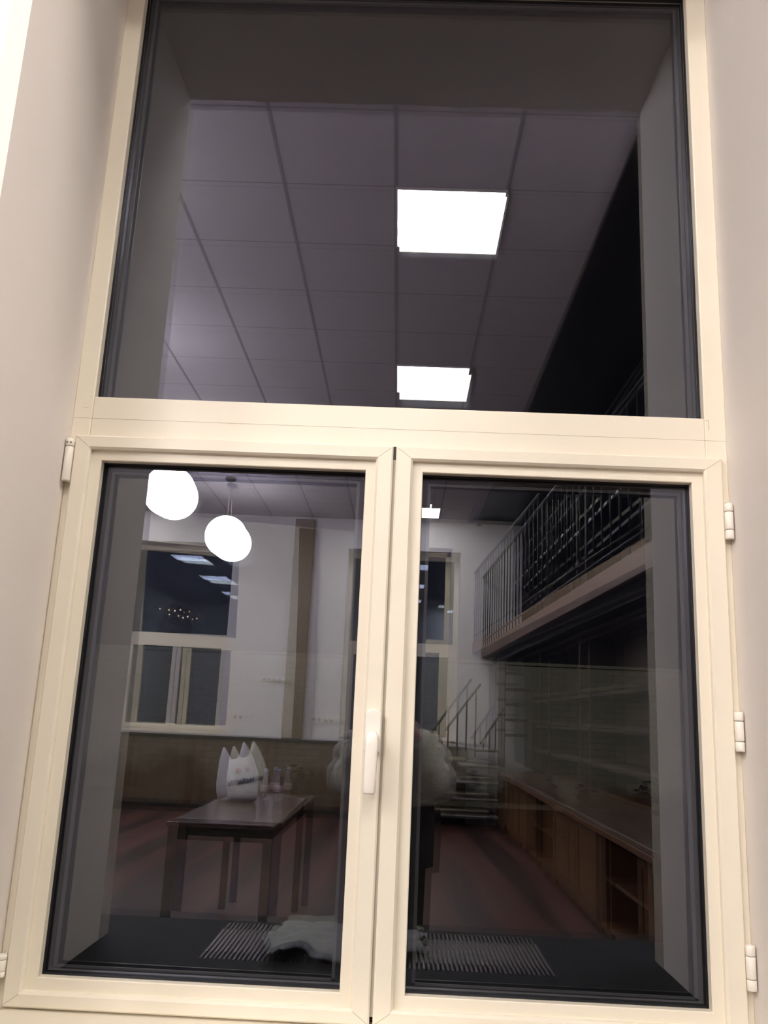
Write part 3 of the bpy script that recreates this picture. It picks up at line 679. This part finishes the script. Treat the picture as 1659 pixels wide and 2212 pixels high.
ph = thing('phone', 'dark phone held up in both hands by the person in the puffer jacket', 'phone', (PX+.008, -1.648, 1.245))
boxobj('phone_body', (PX-.028, PX+.044, -1.652, -1.644, 1.245, 1.345), plain('dark_phone_shell', (.02, .02, .022), .25), ph, .003)
boxobj('screen', (PX-.025, PX+.041, -1.6535, -1.6522, 1.249, 1.341), plain('phone_screen', (.01, .01, .012), .08), ph)

# ------------------------------------------------------------------ outdoors: courtyard wall, ground, kerb, weeds
GR = .30
struct(boxobj('ground', (-30, 30, .12, 40, GR-.3, GR), plain('dark_wet_asphalt', (.006, .006, .007), .95, noise=.3, nscale=6, spec=0.02)))
m, t, p = nt('mossy_painted_brick'); p.inputs['Roughness'].default_value = .9; p.inputs['Specular IOR Level'].default_value = .1
tc = t.nodes.new('ShaderNodeTexCoord'); mp = t.nodes.new('ShaderNodeMapping'); mp.inputs['Rotation'].default_value = (math.pi/2, 0, 0)
br = t.nodes.new('ShaderNodeTexBrick'); br.inputs['Scale'].default_value = 1; br.inputs['Brick Width'].default_value = .24; br.inputs['Row Height'].default_value = .08; br.inputs['Mortar Size'].default_value = .006
br.inputs['Color1'].default_value = (.38, .38, .35, 1); br.inputs['Color2'].default_value = (.34, .34, .31, 1); br.inputs['Mortar'].default_value = (.27, .275, .245, 1)
lk(t, tc.outputs['Object'], mp.inputs[0]); lk(t, mp.outputs[0], br.inputs['Vector'])
sp = t.nodes.new('ShaderNodeSeparateXYZ'); lk(t, tc.outputs['Object'], sp.inputs[0])
no = t.nodes.new('ShaderNodeTexNoise'); no.inputs['Scale'].default_value = 1.6; no.inputs['Detail'].default_value = 8; lk(t, tc.outputs['Object'], no.inputs['Vector'])
ma = t.nodes.new('ShaderNodeMath'); ma.operation = 'MULTIPLY_ADD'; ma.inputs[1].default_value = -.9; lk(t, no.outputs['Fac'], ma.inputs[0]); lk(t, sp.outputs[2], ma.inputs[2])
rp = t.nodes.new('ShaderNodeValToRGB'); rp.color_ramp.elements[0].position = .0; rp.color_ramp.elements[0].color = (.06, .05, .03, 1); rp.color_ramp.elements[1].position = .22; rp.color_ramp.elements[1].color = (1, 1, 1, 1)
mm = t.nodes.new('ShaderNodeMixRGB'); mm.blend_type = 'MULTIPLY'; mm.inputs[0].default_value = 1
lk(t, ma.outputs[0], rp.inputs[0]); lk(t, br.outputs['Color'], mm.inputs[1]); lk(t, rp.outputs[0], mm.inputs[2]); lk(t, mm.outputs[0], p.inputs['Base Color'])
cw = thing('courtyard_wall', 'dim mossy brick courtyard wall outside behind the window glass', 'wall', (0, 10.3, GR))
boxobj('wall_body', (-14, 14, 10.2, 10.45, GR, 2.09), m, cw); boxobj('coping', (-14, 14, 10.16, 10.49, 2.09, 2.13), plain('grey_coping_stone', (.30, .31, .27), .9), cw, .005)
kb = boxobj('kerb', (.3, 2.1, 9.72, 9.9, GR, GR+.05), plain('pale_kerb_stone', (.15, .14, .12), .9, noise=.25, nscale=5)); base_at(kb); tag(kb, 'low pale kerb along the foot of the courtyard wall', 'kerb')
M_WEED = plain('black_dead_weed', (.012, .013, .009), .9)
wl = ['thin weed in front of the courtyard wall beside the carrier bag', 'leafy weed just past the handle stile', 'tallest leafy weed right of the person', 'weed with drooping leaves near the mirrored stairs', 'small weed by the far end of the counter', 'small weed above the counter edge', 'bushy weed next to the reveal corner', 'low dark weed under the globe lamps']
for (x, h), lab in zip(((-1.15, .42), (.60, .40), (.98, .46), (1.42, .36), (1.95, .36), (2.40, .34), (3.2, .38), (-2.8, .40)), wl):
    wd = thing('weed', lab, 'weed', (x, 9.95, GR), 'dead weeds along the courtyard wall')
    bs, bl = bmesh.new(), bmesh.new()
    for q in range(4):
        a = random.uniform(-.25, .25); hh = h*random.uniform(.6, 1.1); x0 = x+random.uniform(-.09, .09)
        top = V((x0+a*hh, 9.95+random.uniform(-.04, .04), GR+hh)); add_tube(bs, [(x0, 9.95, GR), ((x0+top.x)/2+.01, 9.95, GR+hh/2), top], [.006, .005, .003], 6)
        for l in range(9):
            f = random.uniform(.35, 1); c = V((x0, 9.95, GR)).lerp(top, f); r = random.uniform(.015, .04); d = random.choice((-1, 1))
            add_sphere(bl, c+V((d*r, 0, random.uniform(-.01, .02))), r, 1, .25, .45, 8)
    obj('stems', bs, M_WEED, wd); obj('leaves', bl, M_WEED, wd)

# ------------------------------------------------------------------ beyond the back windows: a dim facade with arched doorways and small lights
fc = thing('opposite_building', 'dim bluish plaster building with dark arched doorways beyond the mirrored windows', 'building', (-6, -25.3, 0))
M_FAC = plain('bluish_plaster', (.40, .42, .50), .9, noise=.15, nscale=.6)
boxobj('facade', (-22, 8, -25.6, -25, -.2, 9), M_FAC, fc)
for x in (-8.7, -6.9):
    bm = bmesh.new(); pts = [(x-.65, 0.0), (x+.65, 0.0)]+[(x+.65*math.cos(math.pi*k/16), 2.6+1.9*math.sin(math.pi*k/16)) for k in range(17)]
    A = [bm.verts.new((a, -24.98, b)) for a, b in pts]; B = [bm.verts.new((a, -25.05, b)) for a, b in pts]
    bm.faces.new(A); bm.faces.new(B[::-1])
    for k in range(len(A)): bm.faces.new((A[k], A[(k+1) % len(A)], B[(k+1) % len(A)], B[k]))
    obj('arched_doorway', bm, M_DARK, fc)
struct(boxobj('ground_street', (-30, 30, -40, YF-.5, -.4, -.2), plain('dark_street', (.02, .02, .022), .9)))
M_BULB = emit('warm_bulb', (1, .72, .42), 40)
bl_ = ['farthest out on its own', 'highest in the middle of the cluster', 'highest towards the second window', 'lowest on the lone bulb side', 'middle of the lower three', 'nearest the second window, lower']
for i, (x, z) in enumerate(((-7.40, 4.28), (-6.93, 4.24), (-6.76, 4.28), (-7.09, 4.12), (-6.66, 4.04), (-6.52, 4.08))):
    bm = bmesh.new(); add_sphere(bm, (0, 0, 0), .022, n=12); o = obj('light_bulb', bm, M_BULB); o.location = (x, -24.9, z)
    tag(o, 'tiny warm light bulb on the opposite building, '+bl_[i], 'light bulb', 'tiny warm bulbs on the opposite building')
